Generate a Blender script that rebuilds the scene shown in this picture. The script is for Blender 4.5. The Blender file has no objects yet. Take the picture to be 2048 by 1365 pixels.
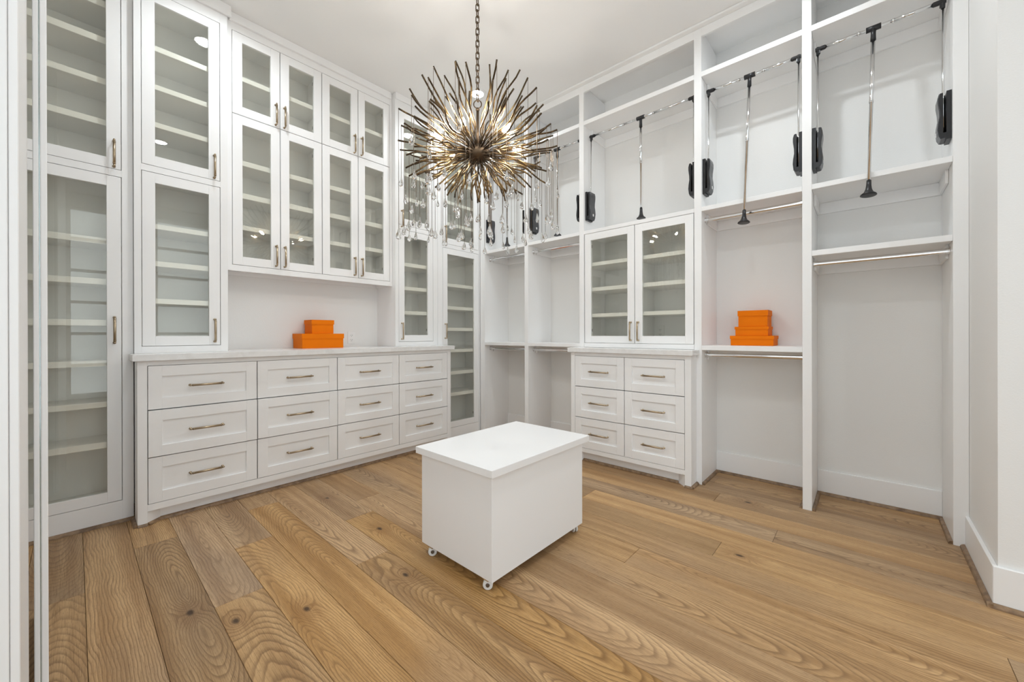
import bpy, bmesh, math, random
from mathutils import Vector, Matrix
R = math.radians
rng = random.Random(7)
S = bpy.context.scene
COL = S.collection

# ------------------------------------------------------------------ camera
CAM_H = 1.07
cam = bpy.data.cameras.new('camera'); camo = bpy.data.objects.new('camera', cam); COL.objects.link(camo)
cam.sensor_fit = 'HORIZONTAL'; cam.sensor_width = 36.0; cam.lens = 784.7 / 2048 * 36.0
cam.shift_x = 0.0; cam.shift_y = (670.18 - 682.5) / 2048.0; cam.clip_start = 0.02
_yaw, _pit, _rol = R(41.918), R(-0.0597), R(0.1301)
_F = Vector((math.cos(_yaw) * math.cos(_pit), math.sin(_yaw) * math.cos(_pit), math.sin(_pit)))
_R = Vector((math.sin(_yaw), -math.cos(_yaw), 0)); _D = _F.cross(_R)
_R2 = math.cos(_rol) * _R + math.sin(_rol) * _D
_D2 = -math.sin(_rol) * _R + math.cos(_rol) * _D
camo.matrix_world = Matrix(((_R2.x, -_D2.x, -_F.x, 0), (_R2.y, -_D2.y, -_F.y, 0), (_R2.z, -_D2.z, -_F.z, CAM_H), (0, 0, 0, 1)))
S.camera = camo

# ------------------------------------------------------------------ world, exposure
w = bpy.data.worlds.new('world'); S.world = w; w.use_nodes = True
w.node_tree.nodes['Background'].inputs[0].default_value = (0.87, 0.94, 1.0, 1)
w.node_tree.nodes['Background'].inputs[1].default_value = 2.25
S.view_settings.view_transform = 'Standard'
S.view_settings.look = 'None'
S.view_settings.gamma = 1.0
S.view_settings.use_curve_mapping = False
S.view_settings.exposure = 0.17
S.cycles.diffuse_bounces = 8
CAN_POWER = 6.3          # each recessed ceiling lamp, watts
BULB_STRENGTH = 380.0      # chandelier bulbs
CAN_COLOR = (0.87, 0.95, 1.0)

# ------------------------------------------------------------------ materials
def lin(r, g, b):
    f = lambda c: ((c / 255 + 0.055) / 1.055) ** 2.4 if c > 10 else c / 255 / 12.92
    return (f(r), f(g), f(b), 1)

def mat(name, col, rough=0.5, metal=0.0, **kw):
    m = bpy.data.materials.new(name); m.use_nodes = True
    b = m.node_tree.nodes['Principled BSDF']
    b.inputs['Base Color'].default_value = col if len(col) == 4 else (*col, 1)
    b.inputs['Roughness'].default_value = rough; b.inputs['Metallic'].default_value = metal
    for k, v in kw.items(): b.inputs[k.replace('_', ' ')].default_value = v
    return m

class NT:
    def __init__(s, m): s.t = m.node_tree; s.bsdf = s.t.nodes.get('Principled BSDF')
    def n(s, typ, **kw):
        x = s.t.nodes.new(typ)
        for k, v in kw.items(): setattr(x, k, v)
        return x
    def l(s, a, b): s.t.links.new(a, b)
    def val(s, x, inp):
        if isinstance(x, (int, float)): inp.default_value = x
        else: s.l(x, inp)
    def m(s, op, a, b=0.0, c=None):
        x = s.n('ShaderNodeMath', operation=op); s.val(a, x.inputs[0]); s.val(b, x.inputs[1])
        if c is not None: s.val(c, x.inputs[2])
        return x.outputs[0]
    def xyz(s, x, y, z):
        c = s.n('ShaderNodeCombineXYZ')
        for i, v in enumerate((x, y, z)): s.val(v, c.inputs[i])
        return c.outputs[0]
    def noise(s, vec, scale, detail=2.0, rough=0.5):
        x = s.n('ShaderNodeTexNoise'); s.l(vec, x.inputs['Vector']); x.inputs['Scale'].default_value = scale
        x.inputs['Detail'].default_value = detail; x.inputs['Roughness'].default_value = rough
        return x.outputs['Fac']
    def ramp(s, fac, stops):
        x = s.n('ShaderNodeValToRGB'); s.l(fac, x.inputs[0]); e = x.color_ramp.elements
        while len(e) < len(stops): e.new(0.5)
        for el, (p, c) in zip(e, stops): el.position = p; el.color = c if len(c) == 4 else (*c, 1)
        return x.outputs[0]
    def mix(s, fac, a, b, mode='MIX'):
        x = s.n('ShaderNodeMix', data_type='RGBA', blend_type=mode); s.val(fac, x.inputs[0])
        for v, i in ((a, 6), (b, 7)):
            if isinstance(v, tuple): x.inputs[i].default_value = v
            else: s.l(v, x.inputs[i])
        return x.outputs[2]
    def smooth(s, v, a, b, lo=0.0, hi=1.0):
        x = s.n('ShaderNodeMapRange', interpolation_type='SMOOTHSTEP'); s.val(v, x.inputs[0])
        for i, q in enumerate((a, b, lo, hi)): x.inputs[i + 1].default_value = q
        return x.outputs[0]

def paint(name, col, rough, bump=0.02, scale=180.0):
    m = mat(name, col, rough); t = NT(m)
    co = t.n('ShaderNodeTexCoord').outputs['Object']
    nz = t.noise(co, scale, 2.0)
    b = t.n('ShaderNodeBump'); b.inputs['Strength'].default_value = bump; b.inputs['Distance'].default_value = 0.002
    t.l(nz, b.inputs['Height']); t.l(b.outputs[0], t.bsdf.inputs['Normal'])
    return m

M_CAB = paint('cabinet_paint', (0.86, 0.86, 0.858), 0.38, 0.03, 60)
M_WALL = paint('wall_paint', (0.81, 0.808, 0.795), 0.75, 0.25, 160)
M_CEIL = paint('ceiling_paint', (0.86, 0.86, 0.855), 0.85, 0.15, 120)
M_TRIM = paint('trim_paint', (0.86, 0.86, 0.858), 0.35, 0.02, 60)
M_LAM = paint('white_laminate', (0.85, 0.85, 0.85), 0.42, 0.02, 90)
M_BRASS = mat('champagne_bronze', (0.44, 0.35, 0.24), 0.32, 1.0)
M_CHROME = mat('chrome', (0.76, 0.76, 0.76), 0.10, 1.0)
M_HINGE = mat('hinge_steel', (0.22, 0.21, 0.20), 0.35, 1.0)
M_BLACK = mat('black_plastic', (0.012, 0.012, 0.014), 0.35)
M_GREYPL = mat('grey_plastic', (0.05, 0.052, 0.058), 0.30)
M_STICK = mat('sticker_white', (0.75, 0.75, 0.75), 0.6)
M_PLATE = mat('plate_white', (0.82, 0.82, 0.81), 0.3)
M_HOLE = mat('socket_dark', (0.05, 0.05, 0.05), 0.6)
M_ORANGE = paint('orange_board', (0.80, 0.185, 0.0010), 0.6, 0.05, 300)
M_ORANGE.node_tree.nodes['Principled BSDF'].inputs['Specular IOR Level'].default_value = 0.12
M_CHAIN = mat('aged_bronze', (0.13, 0.092, 0.06), 0.45, 1.0)
M_WHEEL = mat('wheel_plastic', (0.72, 0.72, 0.71), 0.3)
M_MIRROR = mat('mirror_glass', (0.40, 0.47, 0.46), 0.15, 0.6)

# antique gold sticks
M_GOLD = mat('antique_gold', (0.5, 0.36, 0.17), 0.3, 1.0)
t = NT(M_GOLD); co = t.n('ShaderNodeTexCoord').outputs['Object']
nz = t.noise(co, 14.0, 3.0); nz2 = t.noise(co, 90.0, 2.0)
f = t.m('ADD', t.m('MULTIPLY', nz, 0.75), t.m('MULTIPLY', nz2, 0.25))
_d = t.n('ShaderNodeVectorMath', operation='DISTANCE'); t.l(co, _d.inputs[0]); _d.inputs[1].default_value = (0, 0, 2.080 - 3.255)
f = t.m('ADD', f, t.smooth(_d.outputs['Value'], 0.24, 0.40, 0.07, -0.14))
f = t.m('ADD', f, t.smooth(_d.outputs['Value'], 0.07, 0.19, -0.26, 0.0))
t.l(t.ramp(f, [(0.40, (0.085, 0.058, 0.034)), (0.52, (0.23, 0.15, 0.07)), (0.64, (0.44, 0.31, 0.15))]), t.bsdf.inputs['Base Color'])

# pane of door glass: slightly green, mirror reflection at the surface
def glass_mat(name, tint):
    m = bpy.data.materials.new(name); m.use_nodes = True; t = NT(m)
    for nd in list(m.node_tree.nodes):
        if nd.type == 'BSDF_PRINCIPLED': m.node_tree.nodes.remove(nd)
    out = m.node_tree.nodes['Material Output']
    tr = t.n('ShaderNodeBsdfTransparent'); tr.inputs[0].default_value = tint
    gl = t.n('ShaderNodeBsdfGlossy'); gl.inputs['Roughness'].default_value = 0.0; gl.inputs['Color'].default_value = (1, 0.99, 0.95, 1)
    lw = t.n('ShaderNodeLayerWeight'); lw.inputs[0].default_value = 0.5
    fr = t.m('ADD', 0.048, t.m('MULTIPLY', t.m('POWER', lw.outputs['Facing'], 5.0), 0.95))
    mx = t.n('ShaderNodeMixShader'); t.l(fr, mx.inputs[0]); t.l(tr.outputs[0], mx.inputs[1]); t.l(gl.outputs[0], mx.inputs[2])
    t.l(mx.outputs[0], out.inputs[0]); return m
M_GLASS = glass_mat('door_glass', (0.962, 0.962, 0.932, 1))
M_CLEAR = glass_mat('fill_window_glass', (0.98, 0.985, 0.98, 1))  # glazing of the added fill-light openings
M_CRYSTAL = mat('crystal', (1, 1, 1), 0.0, 0.0, IOR=1.52)
M_CRYSTAL.node_tree.nodes['Principled BSDF'].inputs['Transmission Weight'].default_value = 1.0

def emit(name, col, st):
    m = bpy.data.materials.new(name); m.use_nodes = True; b = m.node_tree.nodes['Principled BSDF']
    b.inputs['Base Color'].default_value = (0.8, 0.8, 0.8, 1)
    b.inputs['Emission Color'].default_value = (*col, 1); b.inputs['Emission Strength'].default_value = st
    return m
M_BULB = emit('bulb_glow', (1.0, 0.955, 0.89), BULB_STRENGTH)
M_LENS = emit('lamp_lens', (0.95, 0.98, 1.0), 40.0)

# quartz worktop
M_QUARTZ = mat('quartz', (0.8, 0.8, 0.79), 0.22); t = NT(M_QUARTZ)
co = t.n('ShaderNodeTexCoord').outputs['Object']
n1 = t.noise(co, 3.0, 5.0, 0.65); n2 = t.noise(co, 260.0, 2.0)
vein = t.smooth(t.m('ABSOLUTE', t.m('SUBTRACT', n1, 0.5)), 0.0, 0.06)
c = t.mix(t.m('MULTIPLY', t.m('SUBTRACT', 1.0, vein), 0.35), (0.80, 0.798, 0.79, 1), (0.66, 0.65, 0.63, 1))
c = t.mix(t.smooth(n2, 0.60, 0.72, 0, 0.25), c, (0.62, 0.61, 0.59, 1))
t.l(c, t.bsdf.inputs['Base Color'])

# oak planks: each plank object carries tone, hue and knot properties
def wood_mat():
    m = mat('oak', (0.4, 0.27, 0.15), 0.42); t = NT(m)
    sp = t.n('ShaderNodeSeparateXYZ'); t.l(t.n('ShaderNodeTexCoord').outputs['Object'], sp.inputs[0])
    x, y = sp.outputs[0], sp.outputs[1]
    def att(nm, o='Fac'):
        a = t.n('ShaderNodeAttribute', attribute_type='OBJECT', attribute_name=nm); return a.outputs[o]
    seed = att('seed'); tone = att('tone'); warm = att('warm'); cx = att('ring_x'); cz = att('ring_z'); sl = att('ring_slope')
    kx, ky = att('knot_x'), att('knot_y')
    sd = t.m('MULTIPLY', seed, 37.0)
    # knot distance
    dx, dy = t.m('SUBTRACT', x, kx), t.m('SUBTRACT', y, ky)
    kd = t.m('SQRT', t.m('ADD', t.m('MULTIPLY', dx, dx), t.m('MULTIPLY', t.m('MULTIPLY', dy, dy), 0.30)))
    kpull = t.m('MULTIPLY', t.m('EXPONENT', t.m('MULTIPLY', kd, -26.0)), 0.075)
    # growth rings: a slanted trunk cut by the plank's face
    n1 = t.noise(t.xyz(t.m('MULTIPLY', x, 5.0), t.m('MULTIPLY', y, 1.5), sd), 1.0, 3.0, 0.55)
    n2 = t.noise(t.xyz(t.m('MULTIPLY', x, 2.0), t.m('MULTIPLY', y, 0.9), t.m('ADD', sd, 9.0)), 1.0, 2.0)
    n3 = t.noise(t.xyz(t.m('MULTIPLY', x, 26.0), t.m('MULTIPLY', y, 6.0), sd), 1.0, 2.0)
    u = t.m('ADD', t.m('ADD', t.m('SUBTRACT', x, cx), t.m('MULTIPLY', t.m('SUBTRACT', n1, 0.5), 0.085)), 0.0)
    v = t.m('ADD', t.m('ADD', cz, t.m('MULTIPLY', y, sl)), t.m('MULTIPLY', t.m('SUBTRACT', n2, 0.5), 0.16))
    r = t.m('SQRT', t.m('ADD', t.m('MULTIPLY', u, u), t.m('MULTIPLY', v, v)))
    r = t.m('ADD', t.m('ADD', r, kpull), t.m('MULTIPLY', t.m('SUBTRACT', n3, 0.5), 0.007))
    ph = t.m('FRACT', t.m('MULTIPLY', r, att('ring_f')))
    ring = t.ramp(ph, [(0.0, (0.30, .30, .30)), (0.07, (0.0, 0, 0)), (0.20, (0.30, .30, .30)), (0.42, (0.80, .80, .80)), (0.93, (1, 1, 1)), (1.0, (0.30, .30, .30))])
    # long fibres and pores
    fib = t.noise(t.xyz(t.m('MULTIPLY', x, 420.0), t.m('MULTIPLY', y, 9.0), sd), 1.0, 2.0)
    pores = t.noise(t.xyz(t.m('MULTIPLY', x, 900.0), t.m('MULTIPLY', y, 45.0), sd), 1.0, 1.0)
    broad = t.noise(t.xyz(t.m('MULTIPLY', x, 16.0), t.m('MULTIPLY', y, 0.55), t.m('ADD', sd, 4.0)), 1.0, 2.0)
    cell = t.noise(t.xyz(t.m('MULTIPLY', x, 3.0), t.m('MULTIPLY', y, 0.8), t.m('ADD', sd, 21.0)), 1.0, 2.0)
    light = lin(208, 170, 121); dark = lin(166, 127, 81); grey = lin(169, 140, 108)
    base = t.mix(t.smooth(broad, 0.30, 0.72), light, dark)
    base = t.mix(t.smooth(cell, 0.5, 0.72, 0, 0.65), base, grey)
    amt = t.smooth(n2, 0.28, 0.62, 0.32, 0.72)
    base = t.mix(t.m('MULTIPLY', t.m('SUBTRACT', 1.0, ring), amt), base, lin(112, 80, 48))
    base = t.mix(t.smooth(fib, 0.42, 0.72, 0, 0.45), base, lin(124, 92, 58))
    base = t.mix(t.smooth(pores, 0.58, 0.74, 0, 0.55), base, lin(104, 76, 48))
    base = t.mix(t.smooth(kd, 0.02, 0.075, 0.35, 0.0), base, lin(128, 88, 50))
    base = t.mix(t.smooth(t.m('ADD', kd, t.m('MULTIPLY', t.m('SUBTRACT', n3, 0.5), 0.02)), 0.003, 0.016, 0.9, 0.0), base, lin(52, 35, 24))
    tv = t.n('ShaderNodeHueSaturation'); t.l(base, tv.inputs['Color']); t.l(tone, tv.inputs['Value']); t.l(warm, tv.inputs['Saturation'])
    t.l(tv.outputs[0], t.bsdf.inputs['Base Color'])
    t.l(t.smooth(fib, 0.2, 0.9, 0.40, 0.55), t.bsdf.inputs['Roughness'])
    t.bsdf.inputs['Specular IOR Level'].default_value = 0.35
    b = t.n('ShaderNodeBump'); b.inputs['Strength'].default_value = 0.25; b.inputs['Distance'].default_value = 0.0008
    t.l(t.m('ADD', t.m('MULTIPLY', fib, 0.6), t.m('MULTIPLY', ring, 0.5)), b.inputs['Height']); t.l(b.outputs[0], t.bsdf.inputs['Normal'])
    return m
M_OAK = wood_mat()
M_SHOE = mat('oak_moulding', lin(128, 100, 72), 0.45); t = NT(M_SHOE)
co = t.n('ShaderNodeTexCoord').outputs['Object']
t.l(t.ramp(t.noise(co, 35.0, 3.0), [(0.3, lin(104, 80, 58)), (0.7, lin(150, 122, 92))]), t.bsdf.inputs['Base Color'])
M_SUB = mat('subfloor', (0.03, 0.022, 0.015), 0.9)

# ------------------------------------------------------------------ mesh helpers
def WA(u, v, z): return (u, v, z)          # back wall: u = X, depth v = Y, front faces -Y
def WB(u, v, z): return (v, -u, z)         # right wall: u = -Y, depth v = X, front faces -X

def box(bm, u0, u1, v0, v1, z0, z1, W=WA, bev=0.0):
    vs = [bm.verts.new(W(u, v, z)) for z in (z0, z1) for v in (v0, v1) for u in (u0, u1)]
    fs = [bm.faces.new([vs[i] for i in q]) for q in ((0, 2, 3, 1), (4, 5, 7, 6), (0, 1, 5, 4), (2, 6, 7, 3), (0, 4, 6, 2), (1, 3, 7, 5))]
    if bev:
        es = list({e for f in fs for e in f.edges})
        bmesh.ops.bevel(bm, geom=es, offset=bev, segments=1, affect='EDGES', profile=0.5)

def tube(bm, pts, rad, sides=8, cap=True):
    pts = [Vector(p) for p in pts]
    rads = rad if isinstance(rad, (list, tuple)) else [rad] * len(pts)
    prev = None; nrm = None
    for i, p in enumerate(pts):
        d = (pts[min(i + 1, len(pts) - 1)] - pts[max(i - 1, 0)]).normalized()
        if nrm is None:
            a = Vector((0, 0, 1)) if abs(d.z) < 0.9 else Vector((1, 0, 0)); nrm = d.cross(a).normalized()
        else: nrm = (nrm - d * nrm.dot(d)).normalized()
        b = d.cross(nrm)
        ring = [bm.verts.new(p + (nrm * math.cos(k / sides * math.tau) + b * math.sin(k / sides * math.tau)) * rads[i]) for k in range(sides)]
        if prev:
            for k in range(sides): bm.faces.new((prev[k], prev[(k + 1) % sides], ring[(k + 1) % sides], ring[k]))
        elif cap: bm.faces.new(ring[::-1])
        prev = ring
    if cap: bm.faces.new(prev)

def lathe(bm, prof, c=(0, 0, 0), axis=(0, 0, 1), sides=16, cap=True):
    ax = Vector(axis).normalized(); q = Vector((0, 0, 1)).rotation_difference(ax); c = Vector(c)
    rings = []
    for r, z in prof:
        rings.append([bm.verts.new(c + q @ Vector((max(r, 1e-5) * math.cos(k / sides * math.tau), max(r, 1e-5) * math.sin(k / sides * math.tau), z))) for k in range(sides)])
    for a, b in zip(rings, rings[1:]):
        for k in range(sides): bm.faces.new((a[k], a[(k + 1) % sides], b[(k + 1) % sides], b[k]))
    if cap: bm.faces.new(rings[0][::-1]); bm.faces.new(rings[-1])

def extr(bm, poly, P0, P1):
    """prism between two placements of a 2-D outline"""
    a = [bm.verts.new(P0(*p)) for p in poly]; b = [bm.verts.new(P1(*p)) for p in poly]
    n = len(poly)
    for k in range(n): bm.faces.new((a[k], a[(k + 1) % n], b[(k + 1) % n], b[k]))
    bm.faces.new(a[::-1]); bm.faces.new(b)

def finish(bm, name, m, smooth=False, org=(0, 0, 0)):
    bmesh.ops.recalc_face_normals(bm, faces=bm.faces[:])
    bmesh.ops.translate(bm, verts=bm.verts[:], vec=-Vector(org))
    me = bpy.data.meshes.new(name); bm.to_mesh(me); bm.free(); me.materials.append(m)
    if smooth:
        for p in me.polygons: p.use_smooth = True
    return me

def link(name, me, parent=None, loc=(0, 0, 0), rot=(0, 0, 0)):
    o = bpy.data.objects.new(name, me); COL.objects.link(o); o.location = loc; o.rotation_euler = rot
    if parent: o.parent = parent
    return o

def tag(o, label, cat, group=None):
    o['label'] = label; o['category'] = cat
    if group: o['group'] = group
    return o

class Thing:
    """an Empty at the base of a thing; parts are built in world coordinates"""
    def __init__(s, name, label, cat, org, group=None):
        s.e = bpy.data.objects.new(name, None); COL.objects.link(s.e); s.e.location = org; s.e.empty_display_size = 0.1
        s.org = Vector(org); tag(s.e, label, cat, group)
    def part(s, name, bm, m, smooth=False, parent=None, label=None):
        o = link(name, finish(bm, name, m, smooth, s.org), parent or s.e)
        if label: o['label'] = label
        return o
    def boxp(s, name, u0, u1, v0, v1, z0, z1, m=None, W=WA, bev=0.001, parent=None):
        bm = bmesh.new(); box(bm, u0, u1, v0, v1, z0, z1, W, bev); return s.part(name, bm, m or M_CAB, parent=parent)
    def place(s, name, me, loc, rot=(0, 0, 0), parent=None):
        return link(name, me, parent or s.e, Vector(loc) - s.org, rot)

def struct(name, bm, m, parent=None, smooth=False):
    o = link(name, finish(bm, name, m, smooth), parent)
    if parent is None: o['kind'] = 'structure'
    return o
def sbox(name, x0, x1, y0, y1, z0, z1, m, parent=None, bev=0.0):
    bm = bmesh.new(); box(bm, x0, x1, y0, y1, z0, z1, WA, bev); return struct(name, bm, m, parent)

# ------------------------------------------------------------------ the room
ZC = 3.255
YBK, XBK = 3.46, 3.345        # back wall plane, right wall plane
XL, XLL, YRR = -0.50, -1.60, -2.60
XRF, YRET = 2.41, -0.388      # wall corner at the right edge of the picture
floor = sbox('floor', -1.75, 3.5, -2.75, 3.6, -0.06, -0.012, M_SUB)
sbox('ceiling', -1.75, 3.5, -2.75, 3.6, ZC, ZC + 0.08, M_CEIL)
sbox('wall_back', XL - 0.12, XBK + 0.12, YBK, YBK + 0.12, -0.012, ZC, M_WALL)
sbox('wall_right', XBK, XBK + 0.12, YRET, YBK, -0.012, ZC, M_WALL)
sbox('wall_right_return', XRF + 0.12, XBK + 0.12, YRET - 0.12, YRET, -0.012, ZC, M_WALL)
sbox('wall_right_front', XRF, XRF + 0.12, YRR, YRET, -0.012, ZC, M_WALL)
sbox('wall_left', XL - 0.12, XL, 1.58, YBK, -0.012, ZC, M_WALL)
bm = bmesh.new(); box(bm, XLL, -0.094, 1.365, 1.565, -0.012, ZC)
struct('wall_left_front', bm, M_WALL)
# walls behind the camera with two invented glazed openings that let in fill light
def wall_with_fill_window(name, wname, W, u0, u1, v0, v1, ua, ub, za, zb, n):
    bm = bmesh.new()
    box(bm, u0, ua, v0, v1, -0.012, ZC, W); box(bm, ub, u1, v0, v1, -0.012, ZC, W)
    box(bm, ua, ub, v0, v1, -0.012, za, W); box(bm, ua, ub, v0, v1, zb, ZC, W); struct(name, bm, M_WALL)
    vm = (v0 + v1) / 2; bm = bmesh.new(); f_ = 0.05
    box(bm, ua, ub, vm - 0.03, vm + 0.03, za, za + f_, W); box(bm, ua, ub, vm - 0.03, vm + 0.03, zb - f_, zb, W)
    us = [ua + (ub - ua) * k / n for k in range(n + 1)]
    for k, u in enumerate(us):
        a = u if k == 0 else (u - f_ if k == n else u - f_ / 2); box(bm, a, a + f_, vm - 0.03, vm + 0.03, za + f_, zb - f_, W)
    for k in range(1, 6): box(bm, ua + f_, ub - f_, vm - 0.028, vm + 0.028, za + (zb - za) * k / 6 - 0.022, za + (zb - za) * k / 6 + 0.022, W)  # bars added so the cabinet glass reflects shelf-like stripes
    wo = struct(wname, bm, M_TRIM)
    for k in range(n):
        bm = bmesh.new(); box(bm, us[k] + f_ / 2, us[k + 1] - f_ / 2, vm - 0.003, vm + 0.003, za + f_, zb - f_, W); struct('pane', bm, M_CLEAR, wo)
wall_with_fill_window('wall_left_far', 'fill_window_2', WB, -1.58, 2.60, XLL - 0.12, XLL, -1.25, 0.90, 0.30, 2.75, 2)
wall_with_fill_window('wall_rear', 'fill_window_1', WA, XLL - 0.12, XRF + 0.12, YRR - 0.12, YRR, -1.05, 1.90, 0.12, 3.05, 3)
# door lining and casing on the wall end beside the camera
bm = bmesh.new(); box(bm, -0.094, -0.080, 1.350, 1.580, -0.002, 2.45, WA, 0.0015)
struct('trim_1', bm, M_TRIM)
bm = bmesh.new(); box(bm, -0.190, -0.0945, 1.348, 1.3645, -0.002, 2.52, WA, 0.0015)
struct('trim_2', bm, M_TRIM)
# the closet door, open flat along the line of sight: two skins with a mirror between
dA, dB = Vector((-0.0725, 1.60)), Vector((-0.0480, 1.60))
def door_slab(name, fa, fb, m, parent=None, z0=0.012, z1=2.42, inset=0.0, bev=0.002):
    # fa, fb: fraction of the near edge; both faces follow a plan slightly tapered by the opening angle
    bm = bmesh.new(); L = 0.74
    ang = -0.0375
    d = Vector((ang, 1.0)).normalized()
    p = lambda f, s: (dA + (dB - dA) * f) + d * s
    poly = [p(fa, inset), p(fb, inset), p(fb, L - inset), p(fa, L - inset)]
    vs = [bm.verts.new((q.x, q.y, z)) for z in (z0, z1) for q in poly]
    fs = [bm.faces.new([vs[i] for i in q]) for q in ((3, 2, 1, 0), (4, 5, 6, 7), (0, 1, 5, 4), (1, 2, 6, 5), (2, 3, 7, 6), (3, 0, 4, 7))]
    if bev: bmesh.ops.bevel(bm, geom=list({e for f in fs for e in f.edges}), offset=bev, segments=2, affect='EDGES', profile=0.5)
    return struct(name, bm, m, parent)
door1 = door_slab('door_1', 0.0, 0.42, M_TRIM)
door_slab('mirror_panel', 0.42, 0.50, M_MIRROR, door1, 0.016, 2.416, 0.004, 0)
door_slab('mirror_frame', 0.50, 1.0, M_TRIM, door1)

# oak planks, children of the floor
PW = 0.1688
def plank_mesh(L):
    bm = bmesh.new(); g = 0.0006
    box(bm, -PW / 2 + g, PW / 2 - g, -L / 2 + g, L / 2 - g, -0.0118, 0.0)
    es = [e for e in bm.edges if all(abs(v.co.z) < 1e-6 for v in e.verts)]
    bmesh.ops.bevel(bm, geom=es, offset=0.0011, segments=1, affect='EDGES')
    return finish(bm, 'plank', M_OAK)
joints = {-1: [2.41], 1: [2.72], 2: [1.895], 3: [2.345], 4: [2.797], 5: [1.755], 6: [2.22], 7: [2.435], 8: [1.3], 9: [1.4], 10: [0.837],
          11: [1.95], 12: [0.547], 13: [1.378], 14: [0.352], 15: [1.9], 16: [0.72], 17: [1.6], 0: [0.9]}
# (row, piece above/below the seen joint): value, saturation
tones = {(-1, 1): (0.80, 0.92), (-1, 0): (0.84, 0.95), (0, 1): (0.95, 0.95), (1, 0): (0.76, 0.97), (1, 1): (0.98, 1.0), (2, 1): (0.98, 0.86), (2, 0): (0.90, 1.0),
         (3, 0): (1.04, 1.06), (3, 1): (0.90, 0.88), (4, 0): (1.05, 1.06), (4, 1): (0.92, 0.9), (5, 0): (0.88, 1.02), (5, 1): (1.04, 0.92), (6, 0): (0.96, 1.08), (6, 1): (0.92, 0.9),
         (7, 0): (1.03, 0.92), (7, 1): (1.0, 0.95), (8, 1): (0.93, 0.92), (8, 0): (0.93, 0.92), (9, 0): (0.98, 0.96), (10, 0): (1.04, 0.98), (10, 1): (1.03, 1.0), (11, 0): (1.0, 0.98),
         (12, 1): (0.85, 0.98), (12, 0): (1.03, 1.0), (13, 0): (1.08, 1.0), (14, 1): (0.88, 0.86), (14, 0): (0.88, 0.88), (15, 0): (1.05, 0.98), (16, 0): (0.9, 0.92), (16, 1): (0.86, 0.95), (17, 0): (0.86, 0.9)}
knots = {(1, 0): (0.293, 1.935), (2, 0): (0.40, 1.75), (5, 0): (0.98, 1.52), (6, 0): (1.12, 1.99), (6, 1): (1.10, 2.62), (3, 0): (0.60, 1.62), (12, 0): (2.14, 0.45), (16, 0): (2.85, 0.55)}
LENS = {}
for k in range(-11, 20):
    x0 = 0.025 + PW * k
    if x0 > XBK + 0.1: continue
    known = joints.get(k, [rng.uniform(0.2, 2.6)])
    ys = list(known); y = known[0]
    while y < YBK + 0.05: y += round(rng.uniform(2.2, 2.6), 1); ys.append(y)
    y = known[0]
    while y > YRR: y -= round(rng.uniform(2.2, 2.6), 1); ys.append(y)
    ys = sorted(set(ys)); j0 = ys.index(known[0])
    for j in range(len(ys) - 1):
        a, b = ys[j], min(ys[j + 1], YBK + 0.06); a = max(a, YRR - 0.05)
        if b - a < 0.05: continue
        L = round(b - a, 3)
        if L not in LENS: LENS[L] = plank_mesh(L)
        o = link('plank', LENS[L], floor, (x0 + PW / 2, (a + b) / 2, 0))
        side = 0 if j == j0 - 1 else (1 if j == j0 else None)
        tv, ts = tones.get((k, side), (rng.uniform(0.84, 1.06), rng.uniform(0.86, 1.04)))
        o['seed'] = rng.random(); o['tone'] = tv; o['warm'] = ts
        cath = k in (-1, 1, 2, 3, 4, 5, 6) or rng.random() < 0.35
        o['ring_x'] = rng.uniform(-0.05, 0.05) if cath else rng.choice((-1, 1)) * rng.uniform(0.13, 0.3); o['ring_z'] = rng.uniform(-0.09, 0.09) if cath else rng.uniform(0.1, 0.25)
        o['ring_f'] = rng.uniform(95, 150)
        o['ring_slope'] = rng.choice((-1, 1)) * (rng.uniform(0.06, 0.13) if cath else rng.uniform(0.0, 0.02))
        kp = knots.get((k, side))
        o['knot_x'] = (kp[0] - x0 - PW / 2) if kp else 9.0
        o['knot_y'] = (kp[1] - (a + b) / 2) if kp else 9.0

# baseboards
BH, BT = 0.16, 0.015
def bboard(name, x0, x1, y0, y1, h=BH): sbox(name, x0, x1, y0, y1, 0.0, h, M_TRIM, None, 0.002)
BAYS = [(3.059, 2.495), (2.450, 1.864), (1.818, 0.906), (0.857, 0.281), (0.235, -0.334)]
DIVS = [(3.125, 3.059), (2.495, 2.450), (1.864, 1.818), (0.906, 0.857), (0.281, 0.235), (-0.334, -0.3872)]
XB = 2.965
for i, b in enumerate(('right_1', 'right_2', None, 'right_4', 'right_5')):
    if b: bboard('baseboard_' + b, XBK - BT, XBK - 0.0005, BAYS[i][1] + 0.0005, BAYS[i][0] - 0.0005)
bboard('baseboard_right_return', XRF, XB - 0.001, YRET + 0.0005, YRET + BT)
bboard('baseboard_right_front', XRF - BT, XRF - 0.0005, YRR + 0.02, YRET + BT)
bboard('baseboard_left_far', XLL + 0.0005, XLL + BT, YRR + 0.02, 1.36, 0.115)
bboard('baseboard_rear', XLL + 0.02, XRF - 0.02, YRR + 0.0005, YRR + BT, 0.115)
bboard('baseboard_left', XL + 0.0005, XL + BT, 1.585, 3.165)

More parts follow.
